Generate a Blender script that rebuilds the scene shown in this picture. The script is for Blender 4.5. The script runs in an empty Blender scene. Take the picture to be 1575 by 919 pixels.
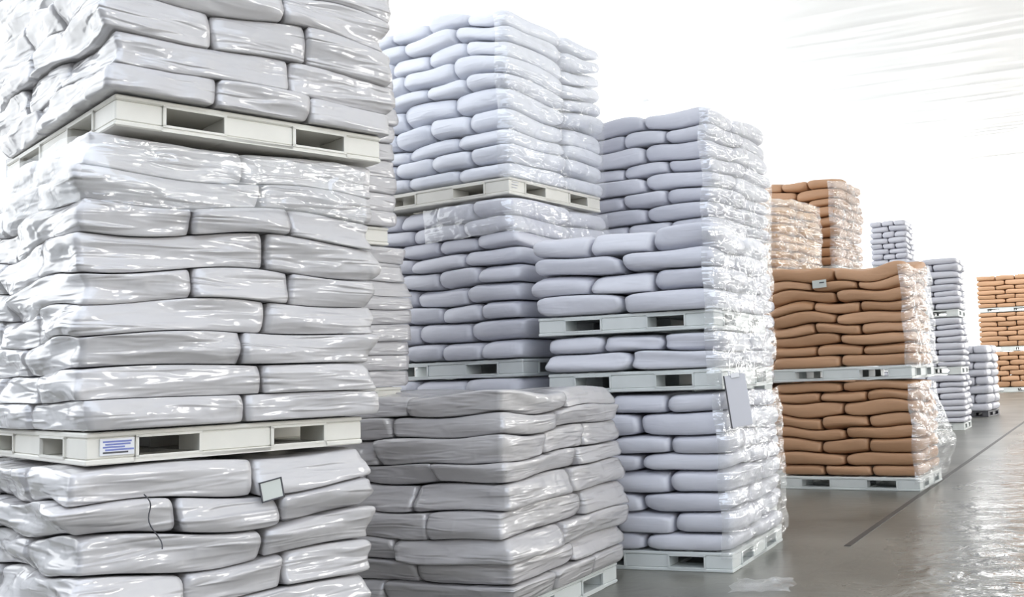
import bpy, math, random
import numpy as np
from mathutils import Vector, Matrix

S = bpy.context.scene
COL = S.collection
PI = math.pi

# ------------------------------------------------------------------ camera
PITCH, ROLL = math.radians(4.2), math.radians(2.0)
cam_d = bpy.data.cameras.new('camera')
cam = bpy.data.objects.new('camera', cam_d)
COL.objects.link(cam)
_f = Vector((0, math.cos(PITCH), math.sin(PITCH)))
_u0 = Vector((0, -math.sin(PITCH), math.cos(PITCH)))
_r0 = Vector((1, 0, 0))
_r = math.cos(ROLL) * _r0 - math.sin(ROLL) * _u0
_u = math.cos(ROLL) * _u0 + math.sin(ROLL) * _r0
_m = Matrix((_r, _u, -_f)).transposed().to_4x4()
_m.translation = Vector((0, 0, 1.4))
cam.matrix_world = _m
cam_d.sensor_width = 36
cam_d.lens = 1516 / 1575 * 36
cam_d.shift_x = -(1100 - 787.5) / 1575
cam_d.clip_end = 300
S.camera = cam

# ------------------------------------------------------------------ world, light, exposure
HALL = math.radians(22)                    # heading of the aisle, clockwise from +Y
HU = Vector((math.cos(HALL), -math.sin(HALL), 0))
HV = Vector((math.sin(HALL), math.cos(HALL), 0))
HALL_M = Matrix((( HU.x, HV.x, 0, 0), (HU.y, HV.y, 0, 0), (0, 0, 1, 0), (0, 0, 0, 1)))
U_LEFT, U_RIGHT, V_NEAR, V_FAR, CEIL = -9.5, 9.0, -9.0, 62.0, 7.6

WORLD_STRENGTH = 0.22
NEAR_ROOF_FILL = 2.9  # unseen roof sheet near the camera, added to light the upper stack fronts
ADDED_ROOF_GLOW = 0.23
LEFT_WINDOW, FAR_WINDOW, RIGHT_WINDOW, ROOF_WINDOW = 2.0, 13.0, 12.0, 2.6

w = bpy.data.worlds.new('world')
S.world = w
w.use_nodes = True
bg = w.node_tree.nodes['Background']
bg.inputs[0].default_value = (0.80, 0.87, 1.0, 1)
bg.inputs[1].default_value = WORLD_STRENGTH
S.view_settings.view_transform = 'Standard'
S.view_settings.look = 'None'
S.view_settings.gamma = 1
S.view_settings.exposure = 0.1
S.view_settings.use_curve_mapping = False


# ------------------------------------------------------------------ materials
def new_mat(name):
    m = bpy.data.materials.new(name)
    m.use_nodes = True
    nt = m.node_tree
    nt.nodes.clear()
    out = nt.nodes.new('ShaderNodeOutputMaterial')
    return m, nt, out


def N(nt, kind, **kw):
    n = nt.nodes.new(kind)
    for k, v in kw.items():
        if k.startswith('i_'):
            n.inputs[k[2:].replace('_', ' ')].default_value = v
        else:
            setattr(n, k, v)
    return n


def pos_scaled(nt, scale):
    g = N(nt, 'ShaderNodeNewGeometry')
    mp = N(nt, 'ShaderNodeMapping')
    mp.inputs['Scale'].default_value = scale
    nt.links.new(g.outputs['Position'], mp.inputs['Vector'])
    return mp.outputs[0]


def wrinkle_height(nt, fine=1.0, streak=1.0):
    """crinkled plastic: horizontal streaks plus small creases; returns a height socket"""
    L = nt.links
    n1 = N(nt, 'ShaderNodeTexNoise', noise_dimensions='3D', noise_type='RIDGED_MULTIFRACTAL')
    n1.inputs['Scale'].default_value = 1.0
    n1.inputs['Detail'].default_value = 3
    n1.inputs['Distortion'].default_value = 0.6
    L.new(pos_scaled(nt, (3.6, 3.6, 30)), n1.inputs['Vector'])
    n2 = N(nt, 'ShaderNodeTexNoise', noise_dimensions='3D', noise_type='RIDGED_MULTIFRACTAL')
    n2.inputs['Scale'].default_value = 1.0
    n2.inputs['Detail'].default_value = 2
    n2.inputs['Distortion'].default_value = 1.0
    L.new(pos_scaled(nt, (7, 7, 9)), n2.inputs['Vector'])
    a = N(nt, 'ShaderNodeMath', operation='MULTIPLY')
    a.inputs[1].default_value = streak
    L.new(n1.outputs[0], a.inputs[0])
    b = N(nt, 'ShaderNodeMath', operation='MULTIPLY_ADD')
    b.inputs[1].default_value = fine
    L.new(n2.outputs[0], b.inputs[0])
    L.new(a.outputs[0], b.inputs[2])
    return b.outputs[0]


def sack_mat(name, col, col2, rough=0.5, coat=0.0, bump=0.5, streak=1.0, fine=0.5):
    m, nt, out = new_mat(name)
    L = nt.links
    p = N(nt, 'ShaderNodeBsdfPrincipled')
    p.inputs['Roughness'].default_value = rough
    p.inputs['Coat Weight'].default_value = coat
    p.inputs['Coat Roughness'].default_value = 0.09
    p.inputs['Coat IOR'].default_value = 1.75
    oi = N(nt, 'ShaderNodeObjectInfo')
    mix = N(nt, 'ShaderNodeMix', data_type='RGBA')
    mix.inputs['A'].default_value = (*col, 1)
    mix.inputs['B'].default_value = (*col2, 1)
    L.new(oi.outputs['Random'], mix.inputs['Factor'])
    L.new(mix.outputs['Result'], p.inputs['Base Color'])
    b = N(nt, 'ShaderNodeBump')
    b.inputs['Strength'].default_value = bump
    b.inputs['Distance'].default_value = 0.02
    L.new(wrinkle_height(nt, fine, streak), b.inputs['Height'])
    L.new(b.outputs[0], p.inputs['Normal'])
    L.new(b.outputs[0], p.inputs['Coat Normal'])
    L.new(p.outputs[0], out.inputs[0])
    return m


def film_mat(name, clear=0.8, milk=0.4, bump=1.0, tint=(0.93, 0.94, 0.95)):
    """thin stretch film: mostly clear, milky where folded, glossy creases"""
    m, nt, out = new_mat(name)
    L = nt.links
    tr = N(nt, 'ShaderNodeBsdfTransparent')
    gl = N(nt, 'ShaderNodeBsdfGlossy')
    gl.inputs['Roughness'].default_value = 0.14
    gl.inputs['Color'].default_value = (1, 1, 1, 1)
    df = N(nt, 'ShaderNodeBsdfDiffuse')
    df.inputs['Color'].default_value = (*tint, 1)
    h = wrinkle_height(nt, 1.0, 0.6)
    b = N(nt, 'ShaderNodeBump')
    b.inputs['Strength'].default_value = bump
    b.inputs['Distance'].default_value = 0.03
    L.new(h, b.inputs['Height'])
    L.new(b.outputs[0], gl.inputs['Normal'])
    L.new(b.outputs[0], df.inputs['Normal'])
    nz = N(nt, 'ShaderNodeTexNoise')
    nz.inputs['Scale'].default_value = 1
    nz.inputs['Detail'].default_value = 4
    L.new(pos_scaled(nt, (5, 5, 7)), nz.inputs['Vector'])
    ramp = N(nt, 'ShaderNodeMapRange')
    ramp.inputs['From Min'].default_value = 0.4
    ramp.inputs['From Max'].default_value = 0.7
    ramp.inputs['To Min'].default_value = milk * 0.25
    ramp.inputs['To Max'].default_value = milk
    L.new(nz.outputs[0], ramp.inputs['Value'])
    m1 = N(nt, 'ShaderNodeMixShader')
    L.new(ramp.outputs[0], m1.inputs[0])
    L.new(tr.outputs[0], m1.inputs[1])
    L.new(df.outputs[0], m1.inputs[2])
    m2 = N(nt, 'ShaderNodeMixShader')
    m2.inputs[0].default_value = 1 - clear
    L.new(m1.outputs[0], m2.inputs[1])
    L.new(gl.outputs[0], m2.inputs[2])
    L.new(m2.outputs[0], out.inputs[0])
    return m


def plain(name, col, rough=0.5, noise=0.0, bump=0.0, scale=(8, 8, 8), metallic=0.0):
    m, nt, out = new_mat(name)
    L = nt.links
    p = N(nt, 'ShaderNodeBsdfPrincipled')
    p.inputs['Base Color'].default_value = (*col, 1)
    p.inputs['Roughness'].default_value = rough
    p.inputs['Metallic'].default_value = metallic
    if noise or bump:
        nz = N(nt, 'ShaderNodeTexNoise')
        nz.inputs['Scale'].default_value = 1
        nz.inputs['Detail'].default_value = 5
        L.new(pos_scaled(nt, scale), nz.inputs['Vector'])
        if noise:
            mix = N(nt, 'ShaderNodeMix', data_type='RGBA')
            mix.inputs['A'].default_value = (*[c * (1 - noise) for c in col], 1)
            mix.inputs['B'].default_value = (*[min(1, c * (1 + noise * .5)) for c in col], 1)
            L.new(nz.outputs[0], mix.inputs['Factor'])
            L.new(mix.outputs['Result'], p.inputs['Base Color'])
        if bump:
            b = N(nt, 'ShaderNodeBump')
            b.inputs['Strength'].default_value = bump
            b.inputs['Distance'].default_value = 0.01
            L.new(nz.outputs[0], b.inputs['Height'])
            L.new(b.outputs[0], p.inputs['Normal'])
    L.new(p.outputs[0], out.inputs[0])
    return m


def emit_mat(name, col, strength):
    m, nt, out = new_mat(name)
    e = N(nt, 'ShaderNodeEmission')
    e.inputs[0].default_value = (*col, 1)
    e.inputs[1].default_value = strength
    nt.links.new(e.outputs[0], out.inputs[0])
    return m


def floor_mat():
    m, nt, out = new_mat('worn_coated_concrete')
    L = nt.links
    p = N(nt, 'ShaderNodeBsdfPrincipled')
    big = N(nt, 'ShaderNodeTexNoise')
    big.inputs['Scale'].default_value = 1
    big.inputs['Detail'].default_value = 6
    L.new(pos_scaled(nt, (0.9, 0.7, 1)), big.inputs['Vector'])
    ramp = N(nt, 'ShaderNodeValToRGB')
    ramp.color_ramp.elements[0].position = 0.30
    ramp.color_ramp.elements[0].color = (0.115, 0.113, 0.098, 1)
    ramp.color_ramp.elements[1].position = 0.66
    ramp.color_ramp.elements[1].color = (0.235, 0.232, 0.208, 1)
    L.new(big.outputs[0], ramp.inputs[0])
    L.new(ramp.outputs[0], p.inputs['Base Color'])
    # the aisle is coated and wavy, the storage strip beside it is worn matt
    g = N(nt, 'ShaderNodeNewGeometry')
    dot = N(nt, 'ShaderNodeVectorMath', operation='DOT_PRODUCT')
    dot.inputs[1].default_value = (HU.x, HU.y, 0)
    L.new(g.outputs['Position'], dot.inputs[0])
    med = N(nt, 'ShaderNodeTexNoise')
    med.inputs['Scale'].default_value = 1
    med.inputs['Detail'].default_value = 5
    L.new(pos_scaled(nt, (1.6, 1.1, 1)), med.inputs['Vector'])
    ad = N(nt, 'ShaderNodeMath', operation='MULTIPLY_ADD')
    ad.inputs[1].default_value = 1.6
    L.new(med.outputs[0], ad.inputs[0])
    L.new(dot.outputs['Value'], ad.inputs[2])
    zone = N(nt, 'ShaderNodeMapRange')
    zone.inputs['From Min'].default_value = -.95
    zone.inputs['From Max'].default_value = .15
    L.new(ad.outputs[0], zone.inputs['Value'])
    rr = N(nt, 'ShaderNodeMapRange')
    rr.inputs['To Min'].default_value = .30
    rr.inputs['To Max'].default_value = .07
    L.new(zone.outputs[0], rr.inputs['Value'])
    L.new(rr.outputs[0], p.inputs['Roughness'])
    fine = N(nt, 'ShaderNodeTexNoise')
    fine.inputs['Scale'].default_value = 1
    fine.inputs['Detail'].default_value = 4
    fine.inputs['Distortion'].default_value = 1.2
    L.new(pos_scaled(nt, (3.2, 4.2, 1)), fine.inputs['Vector'])
    st = N(nt, 'ShaderNodeMapRange')
    st.inputs['To Min'].default_value = .12
    st.inputs['To Max'].default_value = 1.0
    L.new(zone.outputs[0], st.inputs['Value'])
    b = N(nt, 'ShaderNodeBump')
    b.inputs['Distance'].default_value = 0.05
    L.new(st.outputs[0], b.inputs['Strength'])
    L.new(fine.outputs[0], b.inputs['Height'])
    L.new(b.outputs[0], p.inputs['Normal'])
    L.new(p.outputs[0], out.inputs[0])
    return m


def ceiling_mat():
    m, nt, out = new_mat('white_corrugated_ceiling')
    L = nt.links
    p = N(nt, 'ShaderNodeBsdfPrincipled')
    p.inputs['Base Color'].default_value = (0.9, 0.91, 0.91, 1)
    p.inputs['Emission Color'].default_value = (.97, .99, 1, 1)      # glow added to brighten the ceiling, no lamp behind it
    p.inputs['Emission Strength'].default_value = ADDED_ROOF_GLOW
    p.inputs['Roughness'].default_value = 0.35
    tc = N(nt, 'ShaderNodeTexCoord')
    mp = N(nt, 'ShaderNodeMapping')
    mp.inputs['Scale'].default_value = (0.35, 2.2, 1)
    L.new(tc.outputs['Object'], mp.inputs['Vector'])
    nz = N(nt, 'ShaderNodeTexNoise', noise_type='RIDGED_MULTIFRACTAL')
    nz.inputs['Scale'].default_value = 1
    nz.inputs['Detail'].default_value = 2
    L.new(mp.outputs[0], nz.inputs['Vector'])
    b = N(nt, 'ShaderNodeBump')
    b.inputs['Strength'].default_value = 0.9
    b.inputs['Distance'].default_value = 0.06
    L.new(nz.outputs[0], b.inputs['Height'])
    L.new(b.outputs[0], p.inputs['Normal'])
    L.new(p.outputs[0], out.inputs[0])
    return m


M = {}
M['film_sack'] = sack_mat('white_plastic_sack_under_film', (.455, .442, .448), (.51, .495, .50), .42, .9, .8, 1.0, .35)
M['white_sack'] = sack_mat('white_woven_sack', (.56, .565, .625), (.63, .635, .69), .55, .12, .28, .5, .5)
M['brown_sack'] = sack_mat('kraft_paper_sack', (.42, .235, .125), (.50, .29, .165), .55, .10, .35, .5, .5)
M['brown_film_sack'] = sack_mat('kraft_sack_under_film', (.56, .34, .17), (.66, .42, .22), .45, .45, .6, .8, .8)
M['blue_sack'] = sack_mat('white_sack_lit', (.66, .68, .745), (.73, .745, .80), .5, .35, .4, .7, .6)  # white sack copy; brighter, bluer light on the top load put into its colour
M['film'] = film_mat('stretch_film', .86, .34, .7)
M['film_thin'] = film_mat('thin_stretch_film', .9, .25, .7)
M['pallet_grey'] = plain('grey_white_plastic', (.66, .69, .68), .42, .10)
M['pallet_cream'] = plain('cream_plastic', (.72, .70, .64), .45, .12)
M['pallet_dark'] = plain('dark_plastic', (.09, .09, .10), .5, .2)
M['floor'] = floor_mat()
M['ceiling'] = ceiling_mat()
M['wall'] = plain('white_wall_paint', (.86, .87, .88), .6, .04)
M['line'] = plain('dark_floor_joint_filler', (.07, .065, .06), .5, .3)
M['blue'] = plain('faded_blue_print', (.20, .24, .55), .5, .3, scale=(60, 60, 60))
M['paper'] = plain('white_paper_label', (.74, .74, .76), .5, .03)
M['tag'] = plain('pale_grey_card', (.56, .56, .60), .4, .03)
M['dark'] = plain('dark_edge_print', (.07, .07, .08), .5)
M['greenish'] = plain('pale_green_grey_label', (.55, .58, .55), .5, .05)
M['frame'] = plain('white_window_frame', (.8, .8, .8), .4, .03)


# ------------------------------------------------------------------ object helpers
def mesh_obj(name, verts, faces, mat, parent=None, smooth=False, loc=None):
    me = bpy.data.meshes.new(name)
    me.from_pydata([tuple(v) for v in verts] if not isinstance(verts, np.ndarray) else verts.tolist(), [], faces)
    me.materials.append(mat)
    if smooth:
        me.polygons.foreach_set('use_smooth', [True] * len(me.polygons))
    o = bpy.data.objects.new(name, me)
    COL.objects.link(o)
    if loc is not None:
        o.location = loc
    if parent is not None:
        o.parent = parent
    return o


def tag(o, label, cat, group=None, kind=None):
    if label:
        o['label'] = label
    if cat:
        o['category'] = cat
    if group:
        o['group'] = group
    if kind:
        o['kind'] = kind
    return o


def box_geo(x0, x1, y0, y1, z0, z1, ch=0.0):
    """box, optionally chamfered on every vertical and horizontal edge"""
    if ch <= 0:
        v = [(x, y, z) for x in (x0, x1) for y in (y0, y1) for z in (z0, z1)]
        f = [(0, 1, 3, 2), (4, 6, 7, 5), (0, 4, 5, 1), (2, 3, 7, 6), (0, 2, 6, 4), (1, 5, 7, 3)]
        return v, f
    ring = lambda a: [(x0 + a + ch, y0 + a), (x1 - a - ch, y0 + a), (x1 - a, y0 + a + ch), (x1 - a, y1 - a - ch),
                      (x1 - a - ch, y1 - a), (x0 + a + ch, y1 - a), (x0 + a, y1 - a - ch), (x0 + a, y0 + a + ch)]
    v = []
    for a, z in ((ch, z0), (0, z0 + ch), (0, z1 - ch), (ch, z1)):
        v += [(x, y, z) for x, y in ring(a)]
    f = [tuple(range(7, -1, -1)), tuple(range(24, 32))]
    for k in range(3):
        for i in range(8):
            j = (i + 1) % 8
            f.append((k * 8 + i, k * 8 + j, k * 8 + 8 + j, k * 8 + 8 + i))
    return v, f


def join_geo(parts):
    V, Fc = [], []
    for v, f in parts:
        o = len(V)
        V += list(v)
        Fc += [tuple(i + o for i in q) for q in f]
    return V, Fc


# ------------------------------------------------------------------ the hall
def hall_obj(name, geo, mat):
    o = mesh_obj(name, geo[0], geo[1], mat)
    o.matrix_world = HALL_M
    o['kind'] = 'structure'
    return o


hall_obj('floor', box_geo(U_LEFT - .3, U_RIGHT + .3, V_NEAR, V_FAR + .3, -.2, 0), M['floor'])
ROOF = [(-9.0, 8.5, -8.0, 2.0), (-9.5, -5.6, 3.0, 27.0), (-9.5, -.5, 36.0, 61.0), (.5, 8.5, 36.0, 61.0)]       # roof sheets (first one unseen, added for light): u0, u1, v0, v1
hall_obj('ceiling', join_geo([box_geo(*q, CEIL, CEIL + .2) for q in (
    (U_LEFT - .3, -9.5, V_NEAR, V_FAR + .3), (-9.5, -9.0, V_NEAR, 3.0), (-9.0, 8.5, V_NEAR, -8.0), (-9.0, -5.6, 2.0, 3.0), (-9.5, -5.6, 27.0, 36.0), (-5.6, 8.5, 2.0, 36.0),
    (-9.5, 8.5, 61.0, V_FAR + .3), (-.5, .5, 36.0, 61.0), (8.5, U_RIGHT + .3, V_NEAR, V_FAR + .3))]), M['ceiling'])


def wall_with_windows(name, axis, at, thick, lo, hi, wins, z0, z1, strength, col, first):
    """a wall with a band of glazed openings; every opening is a window of its own with frame and mullions"""
    parts = []
    def slab(a, b, c, d):
        if b - a < 1e-4 or d - c < 1e-4:
            return
        parts.append(box_geo(at, at + thick, a, b, c, d) if axis == 'u' else box_geo(a, b, at, at + thick, c, d))
    slab(lo, hi, 0, z0)
    slab(lo, hi, z1, CEIL)
    prev = lo
    for a, b in wins:
        slab(prev, a, z0, z1)
        prev = b
    slab(prev, hi, z0, z1)
    hall_obj(name, join_geo(parts), M['wall'])
    em = emit_mat('daylit_glazing_' + name, col, strength)
    mid = at + thick * .5
    fw = .02 if name == 'wall_left' else .08
    for k, (a, b) in enumerate(wins):
        def bar(p, q, r, s, d=.05):
            return box_geo(mid - d, mid + d, p, q, r, s) if axis == 'u' else box_geo(p, q, mid - d, mid + d, r, s)
        fr = [bar(a, b, z0, z0 + .08), bar(a, b, z1 - fw, z1), bar(a, a + fw, z0, z1), bar(b - fw, b, z0, z1)]
        if name == 'wall_left':
            fr = fr[:1]
        n = max(1, int((b - a) / 1.6)) if name != 'wall_left' else 1
        for i in range(1, n):
            c = a + (b - a) * i / n
            fr.append(bar(c - .025, c + .025, z0, z1, .035))
        o = hall_obj('window_%d' % (first + k), join_geo(fr), M['frame'])
        g = bar(a + .02, b - .02, z0 + .02, z1 - (.02 if fw > .05 else .001), .006)
        pane = mesh_obj('glazing', g[0], g[1], em, parent=o)
    return first + len(wins)


for i, (a, b, c, d) in enumerate(ROOF):
    hall_obj('window_%d' % (i + 1), box_geo(a, b, c, d, CEIL + .02, CEIL + .05), emit_mat('glowing_roof_sheet_%d' % i, (.80, .88, 1) if i == 0 else (.98, .99, 1), (NEAR_ROOF_FILL, 1.35, ROOF_WINDOW, ROOF_WINDOW)[i]))
lw = [(v, v + 13.95) for v in np.arange(-8.0, 60, 14.0)]
nxt = wall_with_windows('wall_left', 'u', U_LEFT - .3, .3, V_NEAR, V_FAR, lw, 1.6, CEIL - .001, LEFT_WINDOW, (.95, .98, 1), 5)
nxt = wall_with_windows('wall_far', 'v', V_FAR, .3, U_LEFT, U_RIGHT, [(-9.2, -3.2), (-2.9, 2.9), (3.2, 8.7)], .3, 7.2, FAR_WINDOW, (1, .99, .97), nxt)
rw = [(v, v + 2.2) for v in np.arange(-7.0, 58, 4.0)]
nxt = wall_with_windows('wall_right', 'u', U_RIGHT, .3, V_NEAR, V_FAR, rw, 3.2, 5.2, RIGHT_WINDOW, (1, .975, .93), nxt)

# dark joint running along the aisle
hall_obj('trim_1', box_geo(-2.06, -2.005, 7.6, 60, .0005, .004), M['line'])


# ------------------------------------------------------------------ sacks
_topo = {}


def sack_topology(nx, ny, nz):
    key = (nx, ny, nz)
    if key in _topo:
        return _topo[key]
    idx, pts, faces = {}, [], []
    def vid(i, j, k):
        if (i, j, k) not in idx:
            idx[(i, j, k)] = len(pts)
            pts.append((i / nx * 2 - 1, j / ny * 2 - 1, k / nz * 2 - 1))
        return idx[(i, j, k)]
    for i in range(nx):
        for j in range(ny):
            faces.append((vid(i, j, 0), vid(i, j + 1, 0), vid(i + 1, j + 1, 0), vid(i + 1, j, 0)))
            faces.append((vid(i, j, nz), vid(i + 1, j, nz), vid(i + 1, j + 1, nz), vid(i, j + 1, nz)))
    for i in range(nx):
        for k in range(nz):
            faces.append((vid(i, 0, k), vid(i + 1, 0, k), vid(i + 1, 0, k + 1), vid(i, 0, k + 1)))
            faces.append((vid(i, ny, k), vid(i, ny, k + 1), vid(i + 1, ny, k + 1), vid(i + 1, ny, k)))
    for j in range(ny):
        for k in range(nz):
            faces.append((vid(0, j, k), vid(0, j, k + 1), vid(0, j + 1, k + 1), vid(0, j + 1, k)))
            faces.append((vid(nx, j, k), vid(nx, j + 1, k), vid(nx, j + 1, k + 1), vid(nx, j, k + 1)))
    P = np.array(pts)
    P[:, 0] = np.sin(P[:, 0] * PI / 2) * .35 + P[:, 0] * .65
    P[:, 1] = np.sin(P[:, 1] * PI / 2) * .35 + P[:, 1] * .65
    P[:, 2] = np.sin(P[:, 2] * PI / 2)
    _topo[key] = (P, faces)
    return _topo[key]


def sines(p, rng, lo, hi, n=5):
    """smooth pseudo-noise, wavelengths lo..hi metres"""
    r = np.zeros(len(p))
    for _ in range(n):
        d = rng.normal(size=3)
        d /= np.linalg.norm(d)
        k = 2 * PI / rng.uniform(lo, hi)
        r += np.sin(p @ d * k + rng.uniform(0, 6.28))
    return r / n


STYLE = {   # side roundness, profile power, end pinch, overhang, wrinkle depth, outward jitter
    'pillow': dict(e=.025, p=2.3, pinch=.20, over=.010, wr=.006, jit=.012),
    'shingle': dict(e=.016, p=3.0, pinch=.05, over=.028, wr=.010, jit=.018),
    'tight': dict(e=.009, p=2.4, pinch=.03, over=.010, wr=.010, jit=.008),
}


def sack_shape(lx, ly, h, style, rng, detail, free=(1, 1, 1, 1)):
    """a filled sack lying flat, lx by ly by h, centred on the origin in plan, base at z=0; long axis is whichever is longer"""
    st = STYLE[style]
    nx, ny, nz = detail
    if ly > lx:
        nx, ny = ny, nx
    P, faces = sack_topology(nx, ny, nz)
    s, t, q = P[:, 0], P[:, 1], P[:, 2]
    ax, ay = lx / 2, ly / 2
    w0 = rng.uniform(-.35, .35)
    qq = np.where(q > w0, (q - w0) / (1 - w0), (q - w0) / (1 + w0))
    g = 1 - np.sqrt(np.clip(1 - np.abs(qq) ** st['p'], 0, 1))
    e = st['e'] * rng.uniform(.8, 1.2)
    rc = .05 if style == 'pillow' else .018
    x = ax * s * (1 - rc * np.abs(s) ** 2 * t ** 6)
    y = ay * t * (1 - rc * np.abs(t) ** 2 * s ** 6)
    ov = rng.uniform(-1, 1) * st['over']
    mx = np.where(s > 0, free[1], free[0])
    my = np.where(t > 0, free[3], free[2])
    jx, jy = rng.uniform(-st['jit'], st['jit'], 2)
    ex, ey = s ** 3, t ** 3
    x = x - ex * (e * g) + mx * (ex * ov * q + ex * jx)
    y = y - ey * (e * g) + my * (ey * ov * q + ey * jy)
    long_, short_ = (s, t) if lx >= ly else (t, s)
    pin = st['pinch'] * rng.uniform(.7, 1.3)
    thick = 1 - pin * np.abs(long_) ** 7 - pin * .35 * np.abs(short_) ** 8
    droop = rng.uniform(-.45, .30) * h * (1 - thick)
    z = h / 2 + q * h / 2 * (.984 if style == 'tight' else .978) * thick + droop
    v = np.stack([x, y, z], 1)
    a = sines(v, rng, .07, .16, 6) * st['wr'] + sines(v * np.array([.35, .35, 1]), rng, .035, .06, 4) * st['wr'] * .35
    v[:, 0] += mx * s ** 5 * a * (1 - g * .5)
    v[:, 1] += my * t ** 5 * a * (1 - g * .5)
    return v, faces


class Load:
    """a pallet load; local x runs along the front face from -W (inner) to 0 (aisle corner), y from 0 (front) to L"""
    def __init__(self, x, y, deg, W, L, seed, lean=(0, 0), wave=.02, bulge=.02, rumple=0.0):
        self.rumple = rumple
        self.W, self.L, self.x, self.y, self.a = W, L, x, y, math.radians(deg)
        self.seed, self.lean, self.wave, self.bulge = seed, lean, wave, bulge
        self.rng = np.random.default_rng(seed)
        self.ph = self.rng.uniform(0, 6.28, 12)

    def world(self, v):
        c, s = math.cos(self.a), math.sin(self.a)
        o = np.empty_like(v)
        o[:, 0] = self.x + v[:, 0] * c + v[:, 1] * s
        o[:, 1] = self.y - v[:, 0] * s + v[:, 1] * c
        o[:, 2] = v[:, 2]
        return o

    def deform(self, v, z0, z1, amp_top=1.0):
        v = v.copy()
        r = np.clip((v[:, 2] - z0) / (z1 - z0), 0, 1)
        ph = self.ph
        x, y = v[:, 0], v[:, 1]
        env = np.sin(r * PI * .5) * (1 - (1 - amp_top) * r ** 3)
        dz = (np.sin(x * 4.2 + ph[0] + r * 2) + np.sin(y * 4.6 + ph[1] - r * 2.4) + .9 * np.sin(x * 8 - y * 7 + ph[2] + r * 7)) * self.wave * env * .5
        cx, cy = -self.W / 2, self.L / 2
        b = self.bulge * np.sin(r * PI) * (.7 + .3 * np.sin(r * 9 + ph[3]))
        v[:, 0] += (x - cx) / (self.W / 2) * b + self.lean[0] * r * (z1 - z0) + .010 * np.sin(r * 14 + ph[4] + y * 3)
        v[:, 1] += (y - cy) / (self.L / 2) * b + self.lean[1] * r * (z1 - z0) + .010 * np.sin(r * 13 + ph[5] + x * 3)
        v[:, 2] += dz
        if self.rumple:
            z = v[:, 2]
            m = np.sin(x * 5 + y * 6 + z * 21 + ph[6]) + .7 * np.sin(x * 9 - y * 8 - z * 33 + ph[7]) + .5 * np.sin(x * 3 - y * 3 + z * 55 + ph[8])
            m = m * self.rumple * np.sin(np.clip(r * 1.02, 0, 1) * PI) ** .3
            v[:, 0] += np.clip((x - cx) / (self.W / 2), -1, 1) ** 5 * m
            v[:, 1] += np.clip((y - cy) / (self.L / 2), -1.1, 1.1) ** 5 * m
        return v


def layout(kind, W, L):
    """footprints of one layer: (cx, cy, lx, ly, place) ; place None = hidden inside or at the back"""
    out = []
    if kind == 'a':      # three ends on the front, two sides behind
        d = L * .58
        for i, p in enumerate(('inner end of front', 'middle of front', 'aisle corner')):
            out.append((-W + W / 3 * (i + .5), d / 2, W / 3, d, p))
        for i, p in enumerate(('back inner end', 'rear of aisle side')):
            out.append((-W + W / 2 * (i + .5), d + (L - d) / 2, W / 2, L - d, p))
    elif kind == 'e':    # four ends on the front, two sides behind
        d = L * .58
        for i, p in enumerate(('inner end of front', 'inner middle of front', 'outer middle of front', 'aisle corner')):
            out.append((-W + W / 4 * (i + .5), d / 2, W / 4, d, p))
        for i, p in enumerate(('back inner end', 'rear of aisle side')):
            out.append((-W + W / 2 * (i + .5), d + (L - d) / 2, W / 2, L - d, p))
    elif kind == 'b':    # two sides on the front, three ends behind
        d = L * .42
        for i, p in enumerate(('inner half of front', 'aisle corner')):
            out.append((-W + W / 2 * (i + .5), d / 2, W / 2, d, p))
        for i, p in enumerate(('back inner end', 'back middle', 'rear of aisle side')):
            out.append((-W + W / 3 * (i + .5), d + (L - d) / 2, W / 3, L - d, p))
    elif kind == 'c':    # three ends on the aisle side
        d = W * .58
        for i, p in enumerate(('aisle corner', 'middle of aisle side', 'rear of aisle side')):
            out.append((-d / 2, L / 3 * (i + .5), d, L / 3, p))
        for i, p in enumerate(('inner half of front', 'back inner end')):
            out.append((-d - (W - d) / 2, L / 2 * (i + .5), W - d, L / 2, p))
    else:                # two sides on the aisle side
        d = W * .42
        for i, p in enumerate(('aisle corner', 'rear of aisle side')):
            out.append((-d / 2, L / 2 * (i + .5), d, L / 2, p))
        for i, p in enumerate(('inner half of front', 'back inner middle', 'back inner end')):
            out.append((-d - (W - d) / 2, L / 3 * (i + .5), W - d, L / 3, p))
    return out


ORD = ['bottom', 'second', 'third', 'fourth', 'fifth', 'sixth', 'seventh', 'eighth', 'ninth', 'tenth', 'eleventh', 'twelfth']
REST = {'white': [[], [], 0], 'brown': [[], [], 0]}     # sacks past the individually built ones


def add_rest(colour, v, faces):
    R = REST[colour]
    R[0].append(v)
    o = R[2]
    R[1] += [tuple(i + o for i in f) for f in faces]
    R[2] += len(v)


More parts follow.
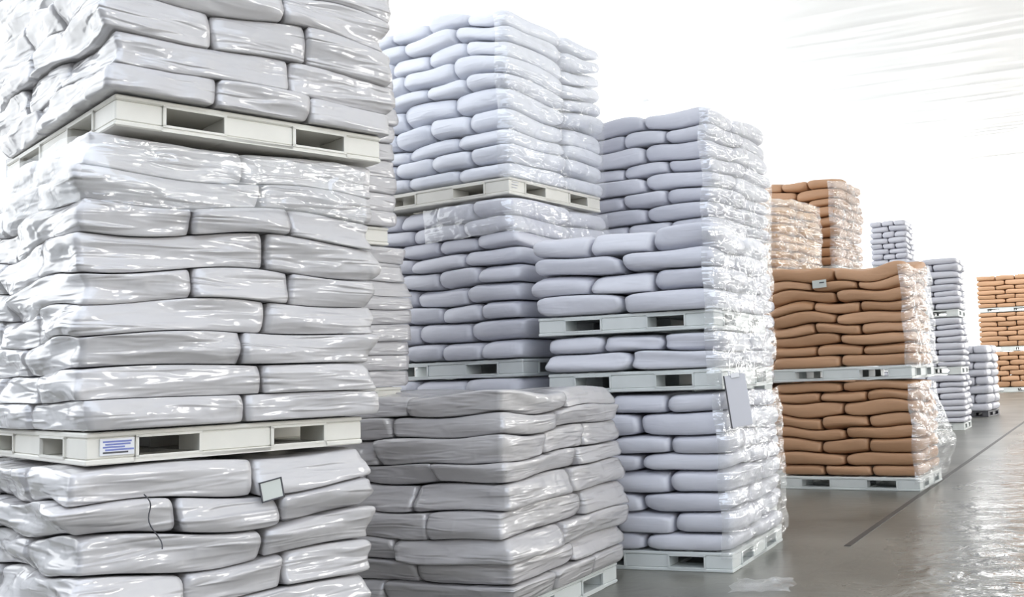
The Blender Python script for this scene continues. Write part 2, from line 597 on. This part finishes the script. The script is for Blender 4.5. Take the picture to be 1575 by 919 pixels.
def sacks(ld, z0, z1, n, style, colour, mat, phrase, group, kinds='ab', show=True, detail=(14, 10, 8), over=.02,
          show_all_top=False, first_shown=0, last_shown=99, front=True, aisle=True, amp_top=.25, odd=None):
    """n layers of sacks between z0 and z1; every sack that can be seen is an object of its own"""
    rng = ld.rng
    th = rng.uniform(.82, 1.18, n)
    zb = z0 + (z1 - z0) * np.concatenate([[0], np.cumsum(th)]) / th.sum()
    prev = None
    for k in range(n):
        pitch = zb[k + 1] - zb[k]
        choices = [c for c in kinds if c != prev] or list(kinds)
        kd = choices[int(rng.integers(len(choices)))]
        prev = kd
        W2, L2 = ld.W + 2 * over, ld.L + 2 * over
        sx, sy = rng.uniform(-.012, .012, 2)
        for (cx, cy, lx, ly, place) in layout(kd, W2, L2):
            cx, cy = cx + over + sx, cy - over + sy
            top = k == n - 1
            hidden = place.startswith('back')
            vis = show and first_shown <= k <= last_shown and (not hidden or (top and show_all_top))
            if not front and 'front' in place:
                vis = False
            if not aisle and 'aisle side' in place:
                vis = False
            free = (cx - lx / 2 < -ld.W, cx + lx / 2 > -.02, cy - ly / 2 < .02, cy + ly / 2 > ld.L - .02)
            gap = {'pillow': .010, 'tight': .006}.get(style, .009)
            det = detail if vis else (6, 5, 4)
            v, faces = sack_shape(lx - gap, ly - gap, pitch, style, rng, det, [float(b) for b in free])
            yaw = rng.uniform(-.006, .006)
            c, s = math.cos(yaw), math.sin(yaw)
            x = v[:, 0] * c - v[:, 1] * s
            y = v[:, 0] * s + v[:, 1] * c
            v[:, 0], v[:, 1] = x + cx, y + cy
            v[:, 2] += zb[k]
            v = ld.world(ld.deform(v, z0, z1, amp_top))
            if not vis:
                add_rest(colour, v, faces)
                continue
            o3 = np.array([v[:, 0].mean(), v[:, 1].mean(), v[:, 2].min()])
            o = mesh_obj(colour + '_sack', v - o3, faces, mat, smooth=True, loc=o3.tolist())
            if top and n > 2:
                lay = 'top'
            else:
                lay = ORD[k]
            tag(o, '%s sack, %s layer of %s, %s' % (colour, lay, phrase, place), 'sack', group)


# ------------------------------------------------------------------ pallets
def pallet(ld, z, h, mat, label, group='plastic pallets under the loads', tilt=0.0, shrink=.0, W=None, L=None):
    W, L = W or ld.W, L or ld.L
    e = bpy.data.objects.new('plastic_pallet', None)
    COL.objects.link(e)
    c, s = math.cos(ld.a), math.sin(ld.a)
    e.location = (ld.x, ld.y, z)
    e.rotation_euler = (0, tilt, -ld.a)
    tag(e, label, 'pallet', group)
    t = h * .20
    b = h * .17
    ox, oy = -W, 0
    # deck with rounded edge and grip ribs
    dk = [box_geo(ox, ox + W, oy, oy + L, h - t, h - .004, .006)]
    for i in range(6):
        x = ox + W * (i + .5) / 6
        dk.append(box_geo(x - .02, x + .02, oy + .03, oy + L - .03, h - .006, h - .0005))
    mesh_obj('deck', *join_geo(dk), mat, parent=e)
    bx = [(0, .16), (.37, .63), (.84, 1)]
    for (a0, a1) in bx:
        for (b0, b1) in bx:
            g = box_geo(ox + W * a0 + .004, ox + W * a1 - .004, oy + L * b0 + .004, oy + L * b1 - .004, b, h - t, .005)
            mesh_obj('block', *g, mat, parent=e)
    rn = []
    for (b0, b1) in bx:
        rn.append(box_geo(ox, ox + W, oy + L * b0, oy + L * b1, 0, b, .005))
    for (a0, a1) in bx:
        rn.append(box_geo(ox + W * a0, ox + W * a1, oy + L * .15, oy + L * .85, .001, b - .001))
    mesh_obj('bottom_runners', *join_geo(rn), mat, parent=e)
    # raised lip round each fork opening
    for (a0, a1) in ((.16, .37), (.63, .84)):
        for side in (0, 1):
            def lb(p, q, r, s_):
                return box_geo(ox + p, ox + q, oy - .004, oy + .01, r, s_) if side == 0 else box_geo(ox + W - .01, ox + W + .004, oy + p, oy + q, r, s_)
            D_ = W if side == 0 else L
            p0, p1 = D_ * a0, D_ * a1
            g = join_geo([lb(p0 - .006, p1 + .006, b - .004, b + .006), lb(p0 - .006, p1 + .006, h - t - .006, h - t + .004),
                          lb(p0 - .006, p0 + .006, b, h - t), lb(p1 - .006, p1 + .006, b, h - t)])
            mesh_obj('opening_lip', *g, mat, parent=e)
    return e


# ------------------------------------------------------------------ stretch film
def film(ld, z0, z1, zf0, zf1, label, mat='film', front=.0, aisle=1.0, off=.035, n=9, sag=.006, flare=None, seed=1, amp_top=.25, cover_top=0.0, ripple=.008):
    """film pulled round the aisle corner: `front` metres of the front face, then the aisle side up to `aisle` of its length.
    z0,z1: the load it follows; zf0,zf1: height of the film"""
    rng = np.random.default_rng(seed * 77 + ld.seed)
    W, L = ld.W, ld.L
    path = []
    R = .06
    step = .025
    for d in np.arange(front, R, -step) if front > R else []:
        path.append((-d, -off, 0, -1))
    for a in np.linspace(0, PI / 2, 7):
        path.append((-R + (R + off) * math.sin(a), R - (R + off) * math.cos(a), math.sin(a), -math.cos(a)))
    for d in np.arange(R + step, L * aisle + .001, step):
        path.append((off, d, 1, 0))
    path = np.array(path)
    nz = max(8, int((zf1 - zf0) / .022))
    zs = np.linspace(zf0, zf1, nz + 1)
    m = len(path)
    V = np.zeros(((nz + 1) * m, 3))
    nrm = np.zeros_like(V)
    for i, z in enumerate(zs):
        V[i * m:(i + 1) * m, :2] = path[:, :2]
        V[i * m:(i + 1) * m, 2] = z
        nrm[i * m:(i + 1) * m, :2] = path[:, 2:]
    pitch = (z1 - z0) / n
    lay = ((V[:, 2] - z0) / pitch) % 1
    dip = -sag * np.exp(-((lay - np.round(lay)) / .18) ** 2)
    q = V * np.array([.6, .6, 1.3])
    wr = sines(q, rng, .09, .2, 7) * ripple + sines(q + V[:, [2, 0, 1]] * .5, rng, .04, .08, 6) * ripple * .6
    if flare is not None:
        wr = wr + flare(V)
    V += nrm * (dip + wr)[:, None]
    # uneven upper and lower edges
    edge = sines(V * [1, 1, 0], rng, .15, .5, 4) * .02
    rel = (V[:, 2] - zf0) / (zf1 - zf0)
    V[:, 2] += edge * (np.abs(rel - .5) * 2) ** 4
    V = ld.world(ld.deform(V, z0, z1, amp_top))
    faces = [(i * m + j, i * m + j + 1, (i + 1) * m + j + 1, (i + 1) * m + j) for i in range(nz) for j in range(m - 1)]
    o3 = np.array([V[:, 0].mean(), V[:, 1].mean(), V[:, 2].min()])
    o = mesh_obj('stretch_film', V - o3, faces, M[mat], smooth=True, loc=o3.tolist())
    tag(o, label, 'plastic film')
    return o


HI = (20, 14, 10)
MID = (14, 10, 8)
LO = (9, 7, 5)

# ================================================================== the stacks
# nearest stack (three loads)
for (x, y, z0, z1, n, style, ph, seed, lean, wave, bulge, kw) in (
        (-2.44, 3.80, 0, 1.10, 7, 'shingle', 'bottom load of nearest stack', 11, (.05, -.05), .05, .03, dict(first_shown=2)),
        (-2.42, 3.78, 1.12, 2.42, 9, 'tight', 'middle load of nearest stack', 12, (.0, .0), .045, .015, {}),
        (-2.32, 3.78, 2.44, 3.80, 9, 'tight', 'top load of nearest stack', 13, (.0, .0), .06, .02, dict(last_shown=5))):
    ld = Load(x, y, 42, 1.62, 1.13, seed, lean=lean, wave=wave, bulge=bulge, rumple=.010)
    pallet(ld, z0, .13, M['pallet_cream'], 'cream plastic pallet under the %s' % ph)
    sacks(ld, z0 + .132, z1, n, style, 'white', M['film_sack'], ph, 'white sacks in the nearest stack', kinds='ccda', detail=HI, over=.035, **kw)
    if seed == 11: A1 = ld
    if seed == 12: A2 = ld
    if seed == 13: A3 = ld

# stack behind the nearest one
for (x, y, z0, z1, n, ph, seed, vis, lean) in (
        (-2.98, 6.08, 0, 1.22, 8, 'bottom load behind nearest stack', 21, False, (0, 0)),
        (-2.98, 6.08, 1.24, 2.34, 9, 'lower load just behind nearest stack', 22, True, (-.03, 0)),
        (-3.06, 6.08, 2.36, 3.72, 10, 'upper load just behind nearest stack', 23, True, (-.04, 0))):
    ld = Load(x, y, 44, 1.2, 1.12, seed, lean=lean, wave=.02, bulge=.04)
    pallet(ld, z0, .13, M['pallet_cream'], 'cream plastic pallet under the %s' % ph)
    sacks(ld, z0 + .132, z1, n, 'tight', 'white', M['film_sack'], ph, 'white sacks just behind the nearest stack', kinds='cd', front=False, show=vis, detail=MID, over=.03)

# tall stack behind the low load
for (x, y, z0, z1, n, style, ph, seed, vis, lean, mt) in (
        (-1.54, 7.62, 0, 1.405, 9, 'pillow', 'bottom load of tall stack', 31, False, (0, 0), 'white_sack'),
        (-1.50, 7.62, 1.41, 2.82, 9, 'pillow', 'middle load of tall stack', 32, True, (-.06, 0), 'white_sack'),
        (-1.58, 7.62, 2.84, 4.36, 10, 'pillow', 'top load of tall stack', 33, True, (-.02, 0), 'white_sack')):
    ld = Load(x, y, 29, 1.6, 1.22, seed, lean=lean, wave=.045 if seed == 33 else .025, bulge=.03)
    pallet(ld, z0, .14, M['pallet_cream' if seed == 33 else 'pallet_grey'], 'pale plastic pallet under the %s' % ph)
    sacks(ld, z0 + .142, z1, n, style, 'white', M['blue_sack' if seed == 33 else mt], ph, 'white sacks in the tall stack', kinds='ea', show=vis, detail=MID, over=.03, amp_top=.25 if seed < 33 else 1)
    if seed == 32: B2 = ld
    if seed == 33: B3 = ld

for i in range(2):  # unseen stack, added to block the bright wall behind the fork openings
    ld = Load(-1.80, 9.42, 29, 1.5, 1.15, 390 + i, wave=.02)
    pallet(ld, i * 1.4, .14, M['pallet_grey'], 'unseen pale plastic pallet added behind the tall stack, %s tier' % ORD[i])
    if i < 2:
        sacks(ld, i * 1.4 + .142, i * 1.4 + 1.38, 8, 'pillow', 'white', M['white_sack'], 'hidden stack', None, show=False)

# low single load in front of it
D = Load(-1.19, 5.50, 20, 1.38, 1.36, 41, lean=(-.03, .0), wave=.03, bulge=.03, rumple=.006)
pallet(D, 0, .14, M['pallet_grey'], 'pale plastic pallet under the low load')
sacks(D, .142, 1.31, 9, 'shingle', 'white', M['film_sack'], 'low load', 'white sacks on the low load', kinds='bdac', detail=HI, over=.04, show_all_top=True, amp_top=.8)

# stepped stack at the aisle
C1 = Load(.06, 6.93, 19, 1.30, 1.30, 51, lean=(-.03, 0), wave=.02, bulge=.02)
pallet(C1, 0, .14, M['pallet_grey'], 'pale plastic pallet on the floor under the stepped stack', tilt=0)
sacks(C1, .142, 1.25, 8, 'pillow', 'white', M['white_sack'], 'bottom load of stepped stack', 'white sacks in the stepped stack', kinds='ab', detail=MID, over=.01)
C2 = Load(.03, 6.93, 19, 1.37, 1.30, 52, wave=.02, bulge=.0)
pallet(C2, 1.27, .15, M['pallet_grey'], 'pale plastic pallet under the thin two layer load')
sacks(C2, 1.422, 1.685, 2, 'pillow', 'white', M['white_sack'], 'thin load of stepped stack', 'white sacks in the stepped stack', kinds='ab', detail=MID, over=.02)
C3 = Load(-.01, 6.93, 19, 1.40, 1.30, 53, wave=.02, bulge=.02)
pallet(C3, 1.70, .14, M['pallet_grey'], 'pale plastic pallet above the thin two layer load')
sacks(C3, 1.842, 2.44, 4, 'pillow', 'white', M['white_sack'], 'top load of stepped stack', 'white sacks in the stepped stack', kinds='ab', detail=MID, over=.03, show_all_top=True, amp_top=1)

# tall stack behind the stepped one
for (z0, z1, n, ph, seed, kw) in ((0, 1.15, 8, 'bottom load behind stepped stack', 61, dict(show=False)),
                                  (1.17, 2.35, 8, 'middle load behind stepped stack', 62, dict(show=False)),
                                  (2.37, 3.77, 9, 'top load behind stepped stack', 63, dict(first_shown=0))):
    E_ = Load(-.02, 8.62, 28, 1.3, 1.18, seed, wave=.025, bulge=.02)
    pallet(E_, z0, .13, M['pallet_grey'], 'pale plastic pallet under the %s' % ph)
    sacks(E_, z0 + .132, z1, n, 'pillow', 'white', M['white_sack'], ph, 'white sacks behind the stepped stack', kinds='ab', detail=MID, over=.03, amp_top=1, **kw)

# brown sacks at the aisle
for (x, z0, z1, n, ph, seed) in ((2.18, 0, 1.22, 8, 'lower brown load', 71), (2.15, 1.24, 2.56, 9, 'upper brown load', 72)):
    G = Load(x, 10.95, 25, 1.65, 1.1, seed, wave=.055, bulge=.015, lean=(-.03, 0))
    pallet(G, z0, .15, M['pallet_grey'], 'pale plastic pallet under the %s' % ph)
    sacks(G, z0 + .152, z1, n, 'pillow', 'brown', M['brown_sack'], ph, 'brown sacks at the aisle', kinds='ab', detail=MID, over=.0, amp_top=.25 if seed == 71 else 1)
    if seed == 71: G1 = G
    else: G2 = G

# brown stacks behind
for (x, y, deg, z0, z1, n, ph, seed, mt, vis) in (
        (.80, 12.45, 34, 0, 1.2, 8, 'bottom load behind brown loads', 81, 'brown_film_sack', False),
        (.80, 12.45, 34, 1.22, 2.42, 8, 'middle load behind brown loads', 82, 'brown_film_sack', False),
        (.80, 12.45, 34, 2.44, 3.62, 9, 'film-wrapped brown load behind aisle loads', 83, 'brown_film_sack', True),
        (1.74, 14.0, 28, 0, 1.35, 8, 'bottom load of farther brown stack', 84, 'brown_sack', False),
        (1.74, 14.0, 28, 1.37, 2.7, 8, 'middle load of farther brown stack', 85, 'brown_sack', False),
        (1.74, 14.0, 28, 2.72, 4.14, 9, 'tallest farther brown stack', 86, 'brown_sack', True)):
    H = Load(x, y, deg, 1.2, 1.12, seed, wave=.03, bulge=.02)
    pallet(H, z0, .13, M['pallet_grey'], 'pale plastic pallet under the %s' % ph)
    sacks(H, z0 + .132, z1, n, 'pillow', 'brown', M[mt], ph, 'brown sacks in the stacks behind', kinds='cd' if seed < 84 else 'ab', detail=LO, over=.03, amp_top=1, show=vis)
    if seed == 83: H1 = H
    if seed == 86: H2 = H

# far white stacks
for (x, y, deg, W, L, levels, seed, name) in (
        (5.05, 20.5, 22, 1.5, 1.1, (0, 1.16, 2.36, 3.62), 91, 'far white stack past the brown loads'),
        (6.78, 25.0, 28, .95, 1.3, (0, 1.84), 95, 'small far white stack by the aisle'),
        (4.80, 24.5, 22, .85, 1.1, (0, 1.25, 2.5, 3.75, 5.05), 96, 'hazy tall far white stack')):
    for i in range(len(levels) - 1):
        J = Load(x, y, deg, W, L, seed * 3 + i, wave=.02, bulge=.02)
        dk = seed == 95
        pallet(J, levels[i], .15, M['pallet_dark' if dk else 'pallet_grey'], '%s plastic pallet, %s tier of %s' % ('dark' if dk else 'pale', ORD[i], name), W=W, L=L)
        sacks(J, levels[i] + .152, levels[i + 1] - .02, 8, 'pillow', 'white', M['white_sack'], name, None, kinds='ab', detail=LO, over=.03, show=False)

# far brown stacks, three tiers of big sacks
for i, (dx) in enumerate((0, 2.75)):
    bxp = Vector((12.0, 45.0, 0)) + HU * (dx + (0))
    for t, (z0, z1) in enumerate(((0, 1.82), (1.84, 3.6), (3.62, 5.3))):
        Lf = Load(bxp.x + 2.45 * HU.x, bxp.y + 2.45 * HU.y, 22, 2.45, 2.0, 300 + i * 10 + t, wave=.025, bulge=.02)
        nm = 'far brown %s stack' % ('inner' if i == 0 else 'aisle')
        pallet(Lf, z0, .2, M['pallet_grey'], 'pale plastic pallet, %s tier of %s' % (ORD[t], nm), W=2.45, L=2.0)
        sacks(Lf, z0 + .205, z1, 7, 'pillow', 'brown', M['brown_sack'], '%s tier, %s' % (ORD[t], nm), 'brown sacks in the far stacks', kinds='ab', detail=LO, over=.03, aisle=False)

# the sacks at the backs of the loads and in the far white stacks
for colour, mt in (('white', 'white_sack'), ('brown', 'brown_sack')):
    R = REST[colour]
    o = mesh_obj(colour + '_sacks', np.concatenate(R[0]), R[1], M[mt], smooth=True)
    tag(o, '%s sacks filling the %s' % (colour, 'far white stacks and the backs of the white loads' if colour == 'white' else 'backs of the brown loads'), 'sacks', None, 'stuff')

# ================================================================== stretch film
film(A2, 1.252, 2.42, 2.14, 2.40, 'smooth clear film band stretched round the top of middle load, nearest stack', mat='film_thin', n=9, front=1.2, off=.06, sag=.0, ripple=.006)
film(C1, .142, 1.25, .10, 1.24, 'crinkled clear film on aisle side of the stepped stack, bottom load', n=8, front=.03, off=.05, ripple=.014)
film(C3, 1.30, 2.44, 1.30, 2.42, 'crinkled clear film over the two upper loads of the stepped stack, aisle side', n=8, front=.03, off=.06, ripple=.014)
film(E_, 2.50, 3.77, 2.42, 3.74, 'crinkled clear film on aisle side of tall stack behind the stepped stack', n=9, front=.02, off=.05, ripple=.012, amp_top=1)
film(B3, 2.98, 4.36, 2.96, 4.28, 'clear film on aisle side of the top load of tall stack', mat='film_thin', n=10, front=.02, off=.05, amp_top=1)
film(B2, 1.55, 2.82, 2.52, 2.80, 'milky film band round the top of middle load of tall stack', n=9, front=.9, off=.05)


def bulge_g(V):
    r = np.clip(1 - np.abs(V[:, 2] - .45) / .5, 0, 1)
    return .17 * r * np.clip(V[:, 1] / 1.1, 0, 1)


film(G1, .152, 1.22, .10, 1.20, 'loose baggy film on aisle side of the lower brown load', n=8, front=.02, off=.03, flare=bulge_g, ripple=.016)
film(G2, 1.392, 2.56, 1.38, 2.5, 'bright crinkled film on aisle side of the upper brown load', n=9, front=.02, off=.04, ripple=.018, amp_top=1)
film(H1, 2.57, 3.62, 2.5, 3.6, 'slanting creased film on the film-wrapped brown load behind', n=9, front=.3, off=.05, ripple=.02, amp_top=1)
film(H2, 2.85, 4.14, 2.8, 4.1, 'white glaring film on aisle side of the tallest brown stack', n=9, front=.0, off=.05, ripple=.012, amp_top=1)

# ================================================================== small things
def on_face(ld, face, s, z, off):
    """a point on the front ('f', s metres inward from the corner) or aisle ('a', s metres back) face, with axes"""
    c, sn = math.cos(ld.a), math.sin(ld.a)
    ux, vy = Vector((c, -sn, 0)), Vector((sn, c, 0))
    o = Vector((ld.x, ld.y, z))
    if face == 'f':
        return o - ux * s - vy * off, ux, -vy
    return o + vy * s + ux * off, vy, ux


def placed(o, p, xa, n, roll=0.0):
    za = n
    ya = Vector((0, 0, 1))
    m = Matrix((xa, ya, za)).transposed().to_4x4()
    o.matrix_world = Matrix.Translation(p) @ m @ Matrix.Rotation(roll, 4, 'Z')
    return o


# square label with a dark border on the bottom load of the nearest stack
e = bpy.data.objects.new('square_label', None)
COL.objects.link(e)
mesh_obj('label_sheet', *box_geo(-.045, .045, -.04, .04, 0, .002), M['greenish'], parent=e)
mesh_obj('label_border', *join_geo([box_geo(-.049, .049, .038, .044, 0, .004), box_geo(-.049, .049, -.044, -.038, 0, .004),
                                    box_geo(-.049, -.043, -.044, .044, 0, .004), box_geo(.043, .049, -.044, .044, 0, .004)]), M['dark'], parent=e)
p, xa, n = on_face(A1, 'a', .68, .96, .09)
placed(e, p, xa, n, .17)
tag(e, 'small square label with dark border on the bottom load of nearest stack', 'label')

# hanging card on the stepped stack
e = bpy.data.objects.new('hanging_card', None)
COL.objects.link(e)
mesh_obj('card', *box_geo(-.075, .075, -.36, 0, 0, .004, .0015), M['tag'], parent=e)
mesh_obj('card_edge', *box_geo(-.083, -.074, -.365, .002, -.002, .007), M['dark'], parent=e)
mesh_obj('clip', *join_geo([box_geo(-.03, .03, -.02, .012, .004, .012), box_geo(-.045, -.035, .0, .03, .0, .010), box_geo(.035, .045, .0, .03, 0, .010)]), M['paper'], parent=e)
p, xa, n = on_face(C2, 'a', -.03, 1.37, .10)
n = (n * .55 + -xa * .83).normalized()
xa = Vector((0, 0, 1)).cross(n) * 1.0
placed(e, p, xa, n, .13)
tag(e, 'pale grey card with a dark edge hanging from a pallet of the stepped stack', 'card')

# flattened film scrap on the floor
rng = np.random.default_rng(5)
vs, fs = [], []
nxg, nyg = 26, 14
for j in range(nyg + 1):
    for i in range(nxg + 1):
        s, t = i / nxg, j / nyg
        wob = .02 * math.sin(t * 9 + s * 3)
        vs.append((-.2 + .4 * s + .06 * (t - .5) + wob, -.19 + .38 * t + .02 * math.sin(s * 11), .004 + .011 * abs(math.sin(s * 13 + t * 5) * math.sin(t * 11 - s * 4))))
for j in range(nyg):
    for i in range(nxg):
        a = j * (nxg + 1) + i
        fs.append((a, a + 1, a + nxg + 2, a + nxg + 1))
o = mesh_obj('film_scrap', vs, fs, M['film'], smooth=True, loc=(.24, 6.50, 0))
tag(o, 'crumpled clear film scrap lying flat on the floor by the stepped stack', 'film scrap')

# blue printed label on the middle pallet of the nearest stack; small print on the pallet of the tall stack
def pallet_of(text):
    return [o for o in COL.objects if o.get('category') == 'pallet' and text in o['label']][0]


pp = pallet_of('middle load of nearest stack')
lb = mesh_obj('printed_label', *box_geo(-.001, .004, .05, .17, .035, .10), M['paper'], parent=pp)
for r_ in range(5):
    x0 = .06 + .008 * (r_ % 2)
    mesh_obj('print', *box_geo(.004, .0048, x0, x0 + .10 - .012 * (r_ % 3), .084 - r_ * .0105, .091 - r_ * .0105), M['blue'] if r_ < 4 else M['dark'], parent=lb)
pp = pallet_of('top load of tall stack')
for r_ in range(3):
    mesh_obj('moulded_mark', *box_geo(-.001, .003, .035, .11 - .01 * r_, .098 - r_ * .022, .104 - r_ * .022), M['tag'], parent=pp)

# small label on the upper brown load
e = bpy.data.objects.new('small_label', None)
COL.objects.link(e)
mesh_obj('label_sheet', *box_geo(-.085, .085, -.045, .045, 0, .003), M['greenish'], parent=e)
mesh_obj('label_print', *join_geo([box_geo(.0, .06, .005, .02, .003, .005)]), M['dark'], parent=e)
p, xa, n = on_face(G2, 'f', 1.02, 2.36, .04)
placed(e, p, xa, n, .04)
tag(e, 'small pale label stuck high on the front of the upper brown load', 'label')


def cord(name, pts, r, mat, label, cat):
    vs, fs = [], []
    k = 6
    for i, p in enumerate(pts):
        d = (Vector(pts[min(i + 1, len(pts) - 1)]) - Vector(pts[max(i - 1, 0)])).normalized()
        a = d.orthogonal().normalized()
        b = d.cross(a)
        for j in range(k):
            t = 2 * PI * j / k
            vs.append(tuple(Vector(p) + a * r * math.cos(t) + b * r * math.sin(t)))
    for i in range(len(pts) - 1):
        for j in range(k):
            q = (j + 1) % k
            fs.append((i * k + j, i * k + q, (i + 1) * k + q, (i + 1) * k + j))
    o = mesh_obj(name, vs, fs, mat, smooth=True)
    tag(o, label, cat)
    return o


pts = []
for i in range(15):
    t = i / 14
    q, xa, n = on_face(A1, 'a', .18 + .06 * t + .012 * math.sin(t * 9), 1.0 - .22 * t, .105 + .006 * math.sin(t * 14))
    pts.append(tuple(q))
cord('string', pts, .0025, M['dark'], 'thin dark string hanging down the bottom load of nearest stack', 'string')
